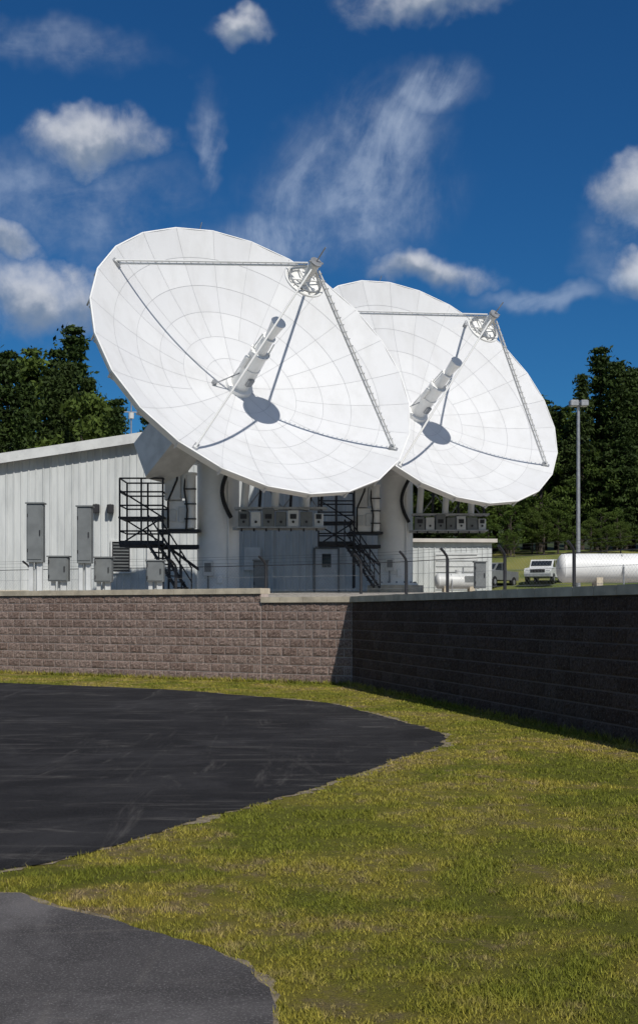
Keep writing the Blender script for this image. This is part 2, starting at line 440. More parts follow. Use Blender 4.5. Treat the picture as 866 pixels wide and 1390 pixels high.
    mb.cyl((-.95,.0,.06),(-.95,.0,.14),.09,n=12,m=1); mb.cyl((-1.05,-.1,.08),(-.3,-.05,.7),.022,n=6,m=1)
    for i in range(12):
        t=2*math.pi*i/12; mb.cyl((.325*math.cos(t),.325*math.sin(t),1.64),(.325*math.cos(t),.325*math.sin(t),1.74),.014,n=6,m=1)
    parts.append((mb,'feed_horn',DM,[m_white,m_galv]))
    mb=MB()
    mb.lathe([(0.001,4.60),(.2,4.615),(.4,4.67),(.55,4.74),(.64,4.80),(.665,4.84),(.665,4.87),(.62,4.88)],40,0)
    mb.lathe([(.62,4.88),(.55,4.80),(.3,4.76),(.001,4.75)],40,0)
    mb.lathe([(.50,4.90),(.55,4.90),(.55,4.94),(.50,4.94),(.50,4.90)],32,1)
    for i in range(4):
        t=R3(50+90*i); e=Vector((math.cos(t),math.sin(t),0)); e2=Vector((math.cos(t+.78),math.sin(t+.78),0))
        mb.cyl(e*.54+Vector((0,0,4.93)),e*.12+Vector((0,0,5.35)),.028,n=8,m=0)
        mb.box(e2*.3+Vector((0,0,4.90)),(.5,.05,.05),Matrix.Rotation(t+.78,3,'Z'),0)
    for i in range(12):
        t=2*math.pi*i/12; mb.cyl((.53*math.cos(t),.53*math.sin(t),4.78),(.53*math.cos(t),.53*math.sin(t),4.92),.016,n=6,m=1)
    mb.cyl((0,0,4.78),(0,0,5.2),.11,n=16,m=0); mb.cyl((0,0,5.18),(0,0,5.62),.16,n=16,m=0); mb.cyl((0,0,5.6),(0,0,5.66),.19,n=16,m=1)
    parts.append((mb,'subreflector',DM,[m_white,m_galv]))
    mb=MB(); fr=DR*.945
    for i in range(4):
        t=R3(50+90*i); e=Vector((math.cos(t),math.sin(t),0)); tn=Vector((-e.y,e.x,0))
        a=e*fr+Vector((0,0,fr*fr/F4+.02)); b=e*.17+Vector((0,0,5.42)); d=(b-a)
        up=d.cross(tn).normalized()
        for s in(-.055,.055): mb.cyl(a+up*s,b+up*s*.8,.034,.030,8)
        nn=26
        for j in range(nn):
            u=(j+.5)/nn; c=a+d*u; mb.cyl(c-up*.06,c+up*.06,.014,n=5)
            if i in(3,): mb.cyl(c-up*.11,c-up*.05,.014,n=5,m=1); mb.cyl(c,c+tn*.13,.014,n=5,m=1)
        mb.box(a,(.34,.16,.10),Matrix.Rotation(t,3,'Z'),1); mb.cyl(e*fr+Vector((0,0,zr-.35)),a+Vector((0,0,.06)),.06,n=8)
    e=Vector((math.cos(R3(50)),math.sin(R3(50)),0))
    mb.cyl(Vector((0,0,5.6)),Vector((0,0,6.15))+e*.15,.022,n=6,m=1)
    mb.cyl(Vector((-.25,0,5.63)),Vector((.25,0,5.63)),.03,n=6,m=1)
    tp=R3(95); ee=Vector((math.cos(tp),math.sin(tp),0))*DR; mb.cyl(ee+Vector((0,0,zr-.1)),ee+Vector((0,.12,zr+.18)),.015,n=6,m=1)
    parts.append((mb,'feed_support_struts',DM,[m_white,m_galv]))
    I=Matrix.Identity(4); mb=MB()
    mb.cyl((0,0,-.4),(0,0,.12),1.15,n=32,m=2); mb.cyl((0,0,.1),(0,0,.2),.92,n=32)
    mb.cyl((0,0,.18),(0,0,4.6),.72,.72,40); mb.cyl((0,0,4.55),(0,0,4.72),.86,n=32); mb.cyl((0,0,4.7),(0,0,5.1),.78,.95,32)
    mb.cyl((0,0,5.08),(0,0,5.22),1.05,n=32)
    for i in range(16):
        t=2*math.pi*i/16; mb.cyl((.84*math.cos(t),.84*math.sin(t),.19),(.84*math.cos(t),.84*math.sin(t),.27),.03,n=6,m=1)
    mb.bbox((-.28,-.78,.95),(.36,.16,.5),.02,m=4); mb.bbox((.12,-.76,.6),(.2,.14,.3),.02,m=3); mb.box((-.28,-.868,.98),(.22,.01,.3),m=1)
    mb.cyl((-.28,-.76,.1),(-.28,-.76,.7),.03,n=8,m=1); mb.cyl((.40,-.66,.1),(.40,-.66,3.9),.03,n=8,m=3)
    parts.append((mb,'pedestal',I,[m_white,m_grey,m_conc,m_white,m_wgrey]))
    az=math.atan2(nrm.x,-nrm.y); RZ=Matrix.Rotation(az,4,'Z')
    mb=MB()
    mb.bbox((0,0,5.65),(2.2,1.7,.85),.08,m=0)
    for sx_ in(-1,1):
        mb.bbox((sx_*1.05,-.1,6.45),(.28,1.3,1.5),.06,m=0); mb.cyl((sx_*.95,-.2,6.75),(sx_*1.35,-.2,6.75),.34,n=20,m=0)
        mb.cyl((sx_*.8,-.5,5.3),(sx_*1.5,-1.6,5.6),.09,n=10,m=0)
    mb.cyl((0,.9,5.5),(0,.3,7.6),.10,n=12,m=1); mb.bbox((0,1.0,5.4),(.5,.5,.5),.04,m=1)
    rot=Matrix.Rotation(R3(-38),3,'X')@Matrix.Rotation(R3(12),3,'Z')
    mb.bbox((-1.95,-.1,5.0),(1.3,1.8,1.6),.08,rot,m=2)
    parts.append((mb,'azimuth_head_and_yoke',RZ,[m_white,m_grey,m_wgrey]))
    mb=MB()
    mb.bbox((-1.2,-.55,2.75),(.85,.7,.95),.03,m=0); mb.bbox((-1.45,-.75,3.75),(.55,.5,1.0),.03,m=1)
    mb.cyl((-.85,-.85,2.3),(-.85,-.85,4.1),.17,n=20,m=0); mb.cyl((-.85,-.85,4.08),(-.85,-.85,4.16),.21,n=20,m=0)
    mb.cyl((-1.05,-.9,3.3),(-1.05,-.9,4.35),.12,n=16,m=1); mb.bbox((-1.72,-.8,2.6),(.22,.3,.6),.02,m=1)
    mb.bbox((-1.1,-.93,2.75),(.3,.08,.5),.01,m=1); mb.bbox((-1.45,-.93,2.72),(.24,.06,.4),.01,m=1)
    mb.box((-1.25,-.4,2.22),(1.4,1.1,.08),m=2)
    mb.tube([(-1.6,-.95,2.3),(-1.6,-1.0,3.2),(-1.3,-1.02,3.9),(-1.25,-.8,4.6)],.035,6,m=3)
    mb.tube([(-1.0,-1.0,2.2),(-.95,-1.05,2.9),(-1.05,-1.05,3.6),(-1.0,-.9,4.5)],.03,6,m=3)
    for z in(2.6,3.1,3.6): mb.box((-.85,-1.0,z),(.40,.1,.04),m=2)
    parts.append((mb,'drive_cabinets',I,[m_white,m_wgrey,m_dark,m_black]))
    mb=MB(); x0,x1,y0,y1=-3.15,-1.72,-1.4,.2; zd=1.72
    mb.box(((x0+x1)/2,(y0+y1)/2,zd),(x1-x0,y1-y0,.08)); mb.box(((x0+x1)/2,y0,zd+.02),(x1-x0,.05,.22)); 
    mb.box(((x0+x1)/2-.0,(y0+y1)/2,zd+.9),(x1-x0+.1,y1-y0,.06))
    for x in(x0,(x0+x1)/2,x1):
        for y in(y0,y1):
            mb.cyl((x,y,zd-.0),(x,y,zd+2.2),.035,n=6)
            mb.cyl((x,y,0),(x,y,zd),.04,n=6) if x!=(x0+x1)/2 and x>x0 else None
    for z in(.45,.9,1.3,1.75,2.2):
        for y in(y0,y1): mb.cyl((x0,y,zd+z),(x1,y,zd+z),.028,n=6)
        for x in(x0,x1): mb.cyl((x,y0,zd+z),(x,y1,zd+z),.028,n=6)
    mb.cyl((x0,y0,zd),(x1,y0,zd+.9),.028,n=6); mb.cyl((x1,y0,zd+.9),(x0,y0,zd+1.8),.028,n=6); mb.cyl((x1,y1,zd),(x0,y1,zd+.9),.028,n=6)
    mb.cyl((x1,y0,zd-.05),(x0,y0,zd+.0),.04,n=6)
    mb.box((-1.1,-.3,zd-.02),(1.6,.12,.14)); mb.box((-1.1,.15,zd-.02),(1.6,.12,.14)); mb.cyl((-.6,-.3,.9),(-1.7,-.5,zd),.05,n=6)
    sa=Vector((-2.0,-1.75,zd)); sb=Vector((-.85,-2.2,-.02)); side=Vector((.33,.94,0))*.38
    for s in(-1,1):
        a=sa+side*s;b=sb+side*s; mb.cyl(a,b,.055,n=6)
        for z in(.5,.95): mb.cyl(a+Vector((0,0,z)),b+Vector((0,0,z)),.026,n=6)
        for u in(0,.33,.66,1): c=a.lerp(b,u); mb.cyl(c,c+Vector((0,0,.95)),.026,n=6)
    ang=math.atan2(-.45,1.15)
    for i in range(9): c=sa.lerp(sb,(i+.5)/9); mb.box(c,(.20,.72,.035),Matrix.Rotation(ang,3,'Z'))
    mb.box((-2.0,-1.55,zd+.003),(.7,.6,.07))
    parts.append((mb,'access_platform_and_stairs',I,[m_dark]))
    mb=MB(); xs=.72
    widths=[.42,.40,.44,.40,.42,.46,.36]
    x=xs
    for i,w_ in enumerate(widths):
        hgt=[.52,.5,.62,.5,.55,.5,.45][i]; dp_=[.55,.5,.6,.45,.55,.5,.4][i]
        mb.bbox((x+w_/2,-.75,2.62-(.55-hgt)/2),(w_-.05,dp_,hgt),.02,m=[0,1,0,0,1,0,1][i])
        if i%2==0: mb.box((x+w_/2,-.76-dp_/2,2.68),(w_*.5,.03,.16),m=2)
        mb.cyl((x+w_/2,-.75-dp_/2,2.50),(x+w_/2,-.80-dp_/2,2.50),.045,n=10,m=2)
        mb.cyl((x+w_*.3,-.7,2.35),(x+w_*.3,-.7,2.2),.03,n=6,m=2)
        x+=w_
    xe=x
    mb.box(((xs+xe)/2,-1.0,2.96),(xe-xs+.2,.06,.08),m=3); mb.box(((xs+xe)/2,-.5,2.96),(xe-xs+.2,.06,.08),m=3); mb.box(((xs+xe)/2,-.75,2.32),(xe-xs+.1,.6,.04),m=3)
    mb.box(((xs+xe)/2-.3,-.45,2.3),(xe-xs+.6,.08,.1),m=3)
    for i in range(6):
        xx=xs+.2+i*(xe-xs-.3)/5; mb.cyl((xx,-.75,2.9),(xx+.1,-.6,4.25+.1*i),.05 if i%2 else .13,n=12,m=(4 if i%2==0 else 2))
    mb.tube([(xs+.3,-.5,3.0),(xs+.9,-.4,3.8),(xs+1.5,-.5,3.0),(xs+2.1,-.4,3.8),(xs+2.7,-.5,3.0)],.025,6,m=3)
    for k,(xx,rr_) in enumerate(((.50,.07),(3.0,.06))):
        pts=[Vector((xx-.30*math.sin(u*math.pi),-.85,4.4-u*1.75)) if k<1 else Vector((xx+.18*math.sin(u*math.pi),-.6,4.2-u*1.3)) for u in [j/10 for j in range(11)]]
        mb.tube(pts,rr_,8,m=5)
    parts.append((mb,'amplifier_rack',I,[m_grey,m_wgrey,m_dark,m_galv,m_white,m_black]))
    return parts
parts=build_dish_meshes()
def make_dish(base,first):
    e=empty('satellite_dish',base)
    for i,pt in enumerate(parts):
        if isinstance(pt[0],MB):
            if first: o=pt[0].obj(pt[1],pt[3],e,pt[2]); parts[i]=(o.data,pt[1],pt[2])
            else: link(pt[0],pt[1],e,pt[2])
        else: link(pt[0],pt[1],e,pt[2])
make_dish(P0,True); make_dish(P0+Vector((6.58,8.5,.45)),False)

# ------------------------------------------------------------------ metal building
def frame(o,e):
    e=Vector(e).normalized(); b=Vector((-e.y,e.x,0)); return Matrix(((e.x,b.x,0,o[0]),(e.y,b.y,0,o[1]),(0,0,1,o[2]),(0,0,0,1)))
BW=24.3; BD=28
bld=empty('metal_warehouse_building',mw=frame((-20,52,2.0),(24,4,0)))
def rz(x): return 4.75+.175*x if x<14.6 else 4.75+.175*14.6-.175*(x-14.6)
mb=MB()
def wallpoly(pl,m=0): mb.add(pl,[tuple(range(len(pl)))],m)
wallpoly([(0,0,0),(BW,0,0),(BW,0,rz(BW)),(14.6,0,rz(14.6)),(0,0,rz(0))])
wallpoly([(0,BD,0),(0,BD,rz(0)),(14.6,BD,rz(14.6)),(BW,BD,rz(BW)),(BW,BD,0)])
wallpoly([(0,0,0),(0,0,rz(0)),(0,BD,rz(0)),(0,BD,0)]); wallpoly([(BW,0,0),(BW,BD,0),(BW,BD,rz(BW)),(BW,0,rz(BW))])
x=.15
while x<BW-.1:
    z=rz(x)-.03; mb.add([(x-.05,0.002,.3),(x-.02,-.035,.3),(x+.02,-.035,.3),(x+.05,0.002,.3),(x-.05,0.002,z),(x-.02,-.035,z),(x+.02,-.035,z),(x+.05,0.002,z)],[(0,1,5,4),(1,2,6,5),(2,3,7,6)]); x+=.305
y=.15
while y<BD:
    for xx,s in((BW,1),(0,-1)):
        z=rz(xx)-.03; q=[(xx,y-.05,.3),(xx+s*.035,y-.02,.3),(xx+s*.035,y+.02,.3),(xx,y+.05,.3)]
        mb.add(q+[(a,b,z) for a,b,_ in q],[(0,1,5,4),(1,2,6,5),(2,3,7,6)])
    y+=.305
mb.obj('corrugated_walls',[m_side],bld)
mb=MB()
for xa,xb in((-.5,14.6),(14.6,BW+.5)):
    za,zb=rz(xa)+.02,rz(xb)+.02; th=.30
    vs=[(xa,-.45,za),(xb,-.45,zb),(xb,BD+.4,zb),(xa,BD+.4,za)]; vs+=[(a,b,c+th) for a,b,c in vs]
    mb.add(vs,[(3,2,1,0),(4,5,6,7),(0,1,5,4),(1,2,6,5),(2,3,7,6),(3,0,4,7)])
    vs=[(xa,-.47,za-.10),(xb,-.47,zb-.10),(xb,-.452,zb-.10),(xa,-.452,za-.10)]; vs+=[(a,b,c+.42) for a,b,c in vs]
    mb.add(vs,[(3,2,1,0),(4,5,6,7),(0,1,5,4),(1,2,6,5),(2,3,7,6),(3,0,4,7)],1)
mb.box((13.4,4,rz(13.4)+.42),(2.2,1.5,.3),m=1); mb.cyl((12.1,1,rz(12.1)+.3),(12.1,1,rz(12.1)+2.1),.03,n=6,m=2); mb.cyl((11.8,1,rz(12)+1.5),(12.4,1,rz(12)+1.5),.02,n=6,m=2); mb.cyl((12.1,1,rz(12.1)+1.2),(12.1,1,rz(12.1)+1.45),.12,n=10,m=1)
mb.obj('roof',[m_roof,m_wgrey,m_galv],bld)
mb=MB(); mb.box((BW/2,-.03,.15),(BW+.1,.12,.7)); mb.obj('foundation',[m_conc],bld)
mb=MB()
mb.box((11.65,-.05,1.95),(.74,.06,1.3),m=0)
for i in range(9): mb.box((11.65,-.10,1.4+i*.135),(.66,.05,.05),Matrix.Rotation(R3(35),3,'X'),m=1)
for xx in(11.24,12.06): mb.box((xx,-.07,1.95),(.07,.12,1.4),m=2)
for zz in(1.27,2.63): mb.box((11.65,-.07,zz),(.75,.13,.07),m=2)
mb.box((20.6,-.05,1.3),(1.0,.05,2.1),m=2); mb.box((20.6,-.08,1.85),(.4,.02,.6),m=3)
for xx in(20.06,21.14): mb.box((xx,-.06,1.3),(.08,.1,2.2),m=1)
mb.box((20.6,-.06,2.42),(1.0,.1,.08),m=1)
for xx in(10.6,11.2): mb.bbox((xx,-.18,4.0),(.3,.34,.36),.03,m=0); mb.cyl((xx,-.02,4.2),(xx,-.3,4.15),.04,n=8,m=1)
for xx in(8.1,9.9,16.5,18.2): mb.cyl((xx,-.08,.4),(xx,-.08,3.6),.035,n=8,m=2)
mb.box((13.0,-.07,2.2),(.5,.14,.8),m=2); mb.box((17.3,-.07,1.9),(.7,.16,1.0),m=2)
mb.obj('louvre_door_and_fittings',[m_dark,m_grey,m_wgrey,m_glass],bld)

sh=empty('storage_shed',mw=frame((3.0,69,2.4),(1,.08,0)))
mb=MB(); SW=6.6
mb.box((SW/2,3,1.5),(SW,6,3.0)); x=.1
while x<SW: mb.box((x,-.02,1.5),(.05,.04,2.9)); x+=.3
mb.obj('walls',[m_side],sh)
mb=MB(); mb.box((SW/2,3,3.12),(SW+.5,6.6,.2)); mb.obj('roof',[m_roof],sh)
mb=MB(); mb.box((1.4,-.06,1.2),(1.0,.06,2.0)); mb.box((4.6,-.06,1.3),(2.4,.06,2.3),m=1)
for i in range(7): mb.box((4.6,-.10,.4+i*.32),(2.3,.03,.03),m=0)
mb.obj('doors',[m_grey,m_wgrey],sh)

# ------------------------------------------------------------------ cabinets on posts
def cab(x,y,w,h,z0,name='electrical_cabinet',dark=False):
    g=H(x,y); e=empty(name,(x,y,g)); mb=MB(); z0-=g
    mb.bbox((0,0,z0+h/2),(w,.36,h),.025,m=0); mb.box((0,-.19,z0+h/2),(w*.86,.02,h*.9),m=0)
    mb.box((w*.33,-.21,z0+h*.5),(.03,.03,.16),m=2); mb.box((0,0,z0+h+.02),(w+.06,.44,.04),m=0)
    for z in(.2,.8): mb.cyl((-w*.44,-.2,z0+h*z-.05),(-w*.44,-.2,z0+h*z+.05),.02,n=6,m=2)
    if z0>.3: 
        for s in(-1,1): mb.box((s*w*.28,0,z0/2-.1),(.12,.12,z0+.2),m=1)
        mb.cyl((0,.05,-.1),(0,.05,z0),.05,n=8,m=1); mb.cyl((w*.12,-.05,-.1),(w*.12,-.05,z0),.03,n=8,m=1)
    mb.box((0,0,-.05),(w+.3,.6,.16),m=3)
    mb.obj('cabinet_body',[m_grey,m_wgrey,m_dark,m_conc],e)
cab(-8.35,37,.48,1.72,3.05); cab(-6.9,37,.42,1.66,3.02)
cab(-7.75,37.4,.6,.72,2.5); cab(-6.45,37.6,.52,.72,2.48); cab(-4.95,38,.52,.62,2.5); cab(5.9,46,.42,.95,2.45); cab(-1.95,42.2,.5,.95,2.35)

# ------------------------------------------------------------------ fence
fx=[(-16,46,),(-12.6,43.6),(-9.66,42),(-7.0,40.9),(-4.55,39.9),(-1.62,38.2),(1.22,36.5),(2.45,35.2),(3.43,33.5),(4.74,32),(6.1,30),(7.4,27.6),(8.6,25)]
fen=empty('security_fence',(fx[5][0],fx[5][1],H(*fx[5]))); fo=Vector(fen.location); mb=MB(); tops=[]
for i,(x,y) in enumerate(fx):
    g=H(x,y)-fo.z; b=Vector((x-fo.x,y-fo.y,g-.1)); top=Vector((b.x,b.y,3.0-fo.z)); mb.cyl(b,top,.045,n=10)
    arm=[top,top+Vector((-.03,-.04,.09)),top+Vector((-.12,-.14,.20)),top+Vector((-.20,-.24,.27))]; mb.tube(arm,.036,8); tops.append((top,arm))
for (t0,a0),(t1,a1) in zip(tops[:-1],tops[1:]):
    mb.cyl(t0,t1,.011,n=6,m=0)
    for k in(1,2,3): 
        mb.cyl(a0[k],a1[k],.004,n=4,m=0)
    for z in(.35,.75): mb.cyl(t0-Vector((0,0,z)),t1-Vector((0,0,z)),.005,n=4,m=1)
    L=(t1-t0).length; kk=int(L/.11)
    for j in range(kk):
        for s in(0,1):
            a=t0.lerp(t1,j/kk); b_=t0.lerp(t1,min(1,max(0,(j+(8 if s else -8))/kk)))
            if 0<j+(8 if s else -8)<kk: mb.cyl(a,b_-Vector((0,0,.92)),.0015,n=3,m=1,caps=False)
mb.obj('posts_rails_and_wire',[m_post,m_galv],fen)

# ------------------------------------------------------------------ street lamp
lp=empty('street_lamp',(12.4,60,H(12.4,60))); mb=MB(); zt=11.55-lp.location.z
mb.cyl((0,0,-.2),(0,0,.35),.26,n=20,m=1); mb.cyl((0,0,.3),(0,0,zt),.11,.075,16); mb.box((0,0,.37),(.34,.34,.04))
mb.bbox((-.22,-.05,zt+.02),(.42,.5,.26),.04,m=0); mb.bbox((.26,-.05,zt+.02),(.38,.5,.26),.04,m=0); mb.box((0,0,zt+.02),(.3,.1,.1)); mb.box((-.22,-.05,zt-.12),(.32,.4,.02),m=2);mb.box((.26,-.05,zt-.12),(.3,.4,.02),m=2)
mb.bbox((0,-.12,1.3),(.22,.12,.3),.02)
mb.obj('pole_and_lamp_heads',[m_galv,m_conc,m_wgrey],lp)

# ------------------------------------------------------------------ storage tanks
def tank(name,x,y,L,r,zc,mat,rot=0):
    g=H(x,y); e=empty(name,(x,y,g)); e.rotation_euler=(0,0,rot); mb=MB(); zc-=g
    n=32; prof=[]
    for i in range(7): a=math.pi/2*i/6; prof.append((r*math.sin(a)+.0005,-r*.5*math.cos(a)))
    pr=prof+[(r,L)]+[(rr_,L-z) for rr_,z in prof[::-1][1:]]
    vs=[];K=len(pr)
    for i in range(n):
        t=2*math.pi*i/n
        for rr_,z in pr: vs.append((z,rr_*math.cos(t),zc+rr_*math.sin(t)))
    mb.add(vs,[(i*K+k,i*K+k+1,((i+1)%n)*K+k+1,((i+1)%n)*K+k) for i in range(n) for k in range(K-1)],0,True)
    for xx in(L*.18,L*.82): mb.box((xx,0,(zc-r*.6)/2),(.25,r*1.5,zc-r*.55),m=1)
    mb.cyl((L*.5,0,zc+r*.9),(L*.5,0,zc+r+.18),.16,n=14,m=0); mb.cyl((L*.62,0,zc+r*.9),(L*.62,0,zc+r+.3),.04,n=8,m=2)
    mb.tube([(L*.3,-r*1.05,.1),(L*.3,-r*1.05,zc),(L*.3,-r*.5,zc+r*.9)],.035,8,m=2)
    mb.box((L*.75,-r-.005,zc+.1),(.5,.02,.3),Matrix.Identity(3),m=3)
    for xx in(.0,L): mb.cyl((xx-.03,0,zc),(xx+.03,0,zc),r+.006,n=32,m=0)
    mb.obj('tank_shell_and_saddles',[mat,m_conc,m_galv,m_grey],e); return e
tank('propane_tank',9.75,50,7.5,.58,3.33,m_white)
tank('propane_tank',5.9,62,2.0,.38,3.1,m_wgrey,.1)

def truck(x,y,rot,s=1):
    g=H(x,y); e=empty('pickup_truck',(x,y,g)); e.rotation_euler=(0,0,rot); mb=MB()
    def prof(pl,w,m):
        n=len(pl); vs=[(a,-w/2,b) for a,b in pl]+[(a,w/2,b) for a,b in pl]
        mb.add(vs,[tuple(range(n)),tuple(range(2*n-1,n-1,-1))]+[((i+1)%n,i,n+i,n+(i+1)%n) for i in range(n)],m)
    prof([(-2.6,.5),(2.6,.5),(2.65,.85),(2.5,1.05),(1.3,1.15),(-2.6,1.15)],1.85,0)
    prof([(1.35,1.14),(.7,1.72),(-.6,1.78),(-.85,1.14)],1.6,0)
    prof([(1.22,1.2),(.68,1.66),(-.52,1.71),(-.7,1.2)],1.62,1)
    mb.box((1.06,0,1.45),(.02,1.4,.5),Matrix.Rotation(R3(-48),3,'Y'),m=1)
    mb.box((0.1,0,1.45),(.07,1.63,.55),m=0)
    mb.box((-1.8,0,1.152),(1.5,1.5,.01),m=2)
    for xx in(-1.7,1.65):
        for yy in(-.86,.86):
            mb.cyl((xx,yy-.12,.37),(xx,yy+.12,.37),.37,n=20,m=2); mb.cyl((xx,yy-.13,.37),(xx,yy+.13,.37),.18,n=14,m=3)
    mb.box((2.62,0,.6),(.12,1.8,.2),m=3); mb.box((-2.62,0,.6),(.12,1.8,.2),m=3); mb.box((2.6,0,.88),(.12,1.0,.22),m=2)
    for yy in(-.7,.7): mb.box((2.58,yy,.85),(.1,.3,.16),m=3)
    mb.obj('body_and_wheels',[m_grey if s<1 else m_wgrey,m_glass,m_black,m_galv],e); e.scale=(s,s,s)
truck(12.0,87,R3(238),.97); truck(15.8,88,R3(250),1)

# ------------------------------------------------------------------ trees
def quads(cs,size,flat=.0):
    n=len(cs); a=rng.normal(size=(n,3)); a[:,2]*=(1-flat); a/=np.linalg.norm(a,axis=1)[:,None]
    b=rng.normal(size=(n,3)); b-= (b*a).sum(1)[:,None]*a; b/=np.linalg.norm(b,axis=1)[:,None]
    s=size*(.6+.8*rng.random(n))[:,None]
    co=np.stack([cs-a*s,cs-b*s*.45,cs+a*s,cs+b*s*.45],1); return co
def tree_mesh(kind,Ht,seed):
    rs=np.random.default_rng(seed); rnd=random.Random(seed); mb=MB()
    leaf=[];sh=[]
    if kind=='pine':
        mb.cyl((0,0,-.5),(0,0,Ht*.5),.30,.18,8); mb.cyl((0,0,Ht*.5),(0,0,Ht*.97),.18,.03,6)
        z=Ht*.10; 
        while z<Ht*.985:
            u=(z/Ht); R=Ht*.20*(1-u)**.9*(.75+.25*math.sin(u*11+seed))+.15
            if u<.3: R*=(.55+1.5*u)
            nb=rnd.randint(5,7); a0=rnd.random()*6.28
            for i in range(nb):
                t=a0+6.283*i/nb+rnd.uniform(-.4,.4); L=R*rnd.uniform(.5,1.3); rise=L*rnd.uniform(-.05,.35)
                e=np.array((math.cos(t),math.sin(t),0)); tip=e*L+np.array((0,0,z+rise))
                mb.cyl((0,0,z),tuple(tip),.05,.012,4,caps=False)
                nc=max(3,int(L*2.6))
                for c in range(nc):
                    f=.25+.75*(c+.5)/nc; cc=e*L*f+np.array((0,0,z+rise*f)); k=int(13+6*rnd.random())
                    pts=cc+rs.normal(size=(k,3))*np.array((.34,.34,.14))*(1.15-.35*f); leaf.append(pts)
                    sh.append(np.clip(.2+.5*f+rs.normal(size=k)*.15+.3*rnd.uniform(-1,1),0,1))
            z+=Ht*.033*rnd.uniform(.7,1.3)
        size=.20
    else:
        mb.cyl((0,0,-.5),(0,0,Ht*.35),.32,.24,8); mb.cyl((0,0,Ht*.35),(rnd.uniform(-.5,.5),0,Ht*.85),.24,.05,6)
        for i in range(46):
            z=Ht*rnd.uniform(.25,.95); u=(z/Ht-.2)/.8; R=Ht*.30*math.sqrt(max(.03,1-(2*u-.85)**2*.8)); t=rnd.random()*6.28; L=R*rnd.uniform(.35,1.08)
            if z>Ht*.85:L*=.6
            e=np.array((math.cos(t),math.sin(t),0)); cc=e*L+np.array((0,0,z)); mb.cyl((0,0,max(Ht*.2,z-L*.8)),tuple(cc),.07,.015,4,caps=False)
            rr_=rnd.uniform(.6,1.35)*Ht/13; k=int(110)
            d=rs.normal(size=(k,3)); d/=np.linalg.norm(d,axis=1)[:,None]; d*=(rs.random(k)**.45)[:,None]*rr_*np.array((1.15,1.15,.75)); leaf.append(cc+d)
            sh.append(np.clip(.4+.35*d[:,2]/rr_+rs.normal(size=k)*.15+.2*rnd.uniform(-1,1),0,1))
        size=.21
    leaf=np.concatenate(leaf);sh=np.concatenate(sh)
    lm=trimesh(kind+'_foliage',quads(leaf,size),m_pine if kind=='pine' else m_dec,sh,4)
    tm=bpy.data.meshes.new(kind+'_trunk'); tm.from_pydata(mb.v,[],mb.f); tm.materials.append(m_bark); tm.update()
    return tm,lm
variants=[('pine',)+tree_mesh('pine',18,s) for s in(1,2,3,4)]+[('broadleaf',)+tree_mesh('broadleaf',13,s) for s in(11,12,13)]
forest=empty('forest_tree_line',(0,120,0)); fi=Matrix.Translation((0,-120,0))
def tree(x,y,h,kind=None):
    c=[v for v in variants if kind is None or v[0]==kind]; v=random.choice(c); base=18 if v[0]=='pine' else 13
    s=h/base; w=s*random.uniform(.85,1.15); Mx=fi@Matrix.Translation((x,y,H(x,y)-.2))@Matrix.Rotation(random.random()*6.28,4,'Z')@Matrix.Diagonal((w,w,s,1))
    link(v[1],v[0]+'_trunk',forest,Mx); link(v[2],v[0]+'_crown',forest,Mx)
random.seed(21)
for row,(yy,hh) in enumerate(((92,16.0),(98,18.8),(105,21.5))):
    x=-56
    while x<4:
        h=hh+random.uniform(-2.2,1.4)
        if x/yy>-.172: h*=.76
        tree(x+random.uniform(-.6,.6),yy+random.uniform(-2,2),h,'pine' if random.random()<.90 else 'broadleaf'); x+=random.uniform(1.7,2.7)
for row,(yy,hh) in enumerate(((122,12),(129,16),(137,17.5))):
    x=4
    while x<64:
        h=hh+random.uniform(-2.5,1.5)
        tree(x+random.uniform(-.8,.8),yy+random.uniform(-2,2),h,'pine' if random.random()<(.55+.18*row) else 'broadleaf'); x+=random.uniform(2.4,3.8)
for x,y,h in((26.0,124,17.5),(28.3,126,20.8),(29.3,123.5,19.2),(30.6,124,18.2),(33.2,125,18.6),(36,126,19.5),(24.0,127,15),(31.8,127,19)): tree(x,y,h,'pine')
for i in range(34): tree(random.uniform(14,44),random.uniform(113,119),random.uniform(2.2,4.8),'broadleaf')
# ------------------------------------------------------------------ sky
w=bpy.data.worlds.new('sky'); scene.world=w; w.use_nodes=True; t=NT(w.node_tree)
w.cycles.sampling_method='MANUAL'; w.cycles.sample_map_resolution=256
for nd in list(t.n): t.n.remove(nd)
SUN=Vector((.2965,-.644,.705)).normalized(); el=math.asin(SUN.z); azs=math.atan2(SUN.x,SUN.y)
sky=t.new('ShaderNodeTexSky',sky_type='NISHITA'); sky.sun_disc=False; sky.sun_elevation=el; sky.sun_rotation=azs; sky.air_density=1.0; sky.dust_density=.3; sky.ozone_density=2.5; sky.altitude=200
tc=t.new('ShaderNodeTexCoord').outputs['Generated']
sp=t.new('ShaderNodeSeparateXYZ'); t.l.new(tc,sp.inputs[0])
AZ=t.math('ARCTAN2',sp.outputs[0],sp.outputs[1]); EL=t.math('ARCSINE',sp.outputs[2])
def shift(scale,amp,det=5,rough=.6):
    nz=t.new('ShaderNodeTexNoise'); t.l.new(tc,nz.inputs['Vector']); nz.inputs['Scale'].default_value=scale;nz.inputs['Detail'].default_value=det;nz.inputs['Roughness'].default_value=rough
    s=t.new('ShaderNodeSeparateColor'); t.l.new(nz.outputs[1],s.inputs[0])
    return [t.math('MULTIPLY',t.math('SUBTRACT',s.outputs[i],.5),amp) for i in(0,1)]
wx,wz=shift(12,.075,4,.62)
ad=t.math('ADD',AZ,wx); ed=t.math('ADD',EL,wz)
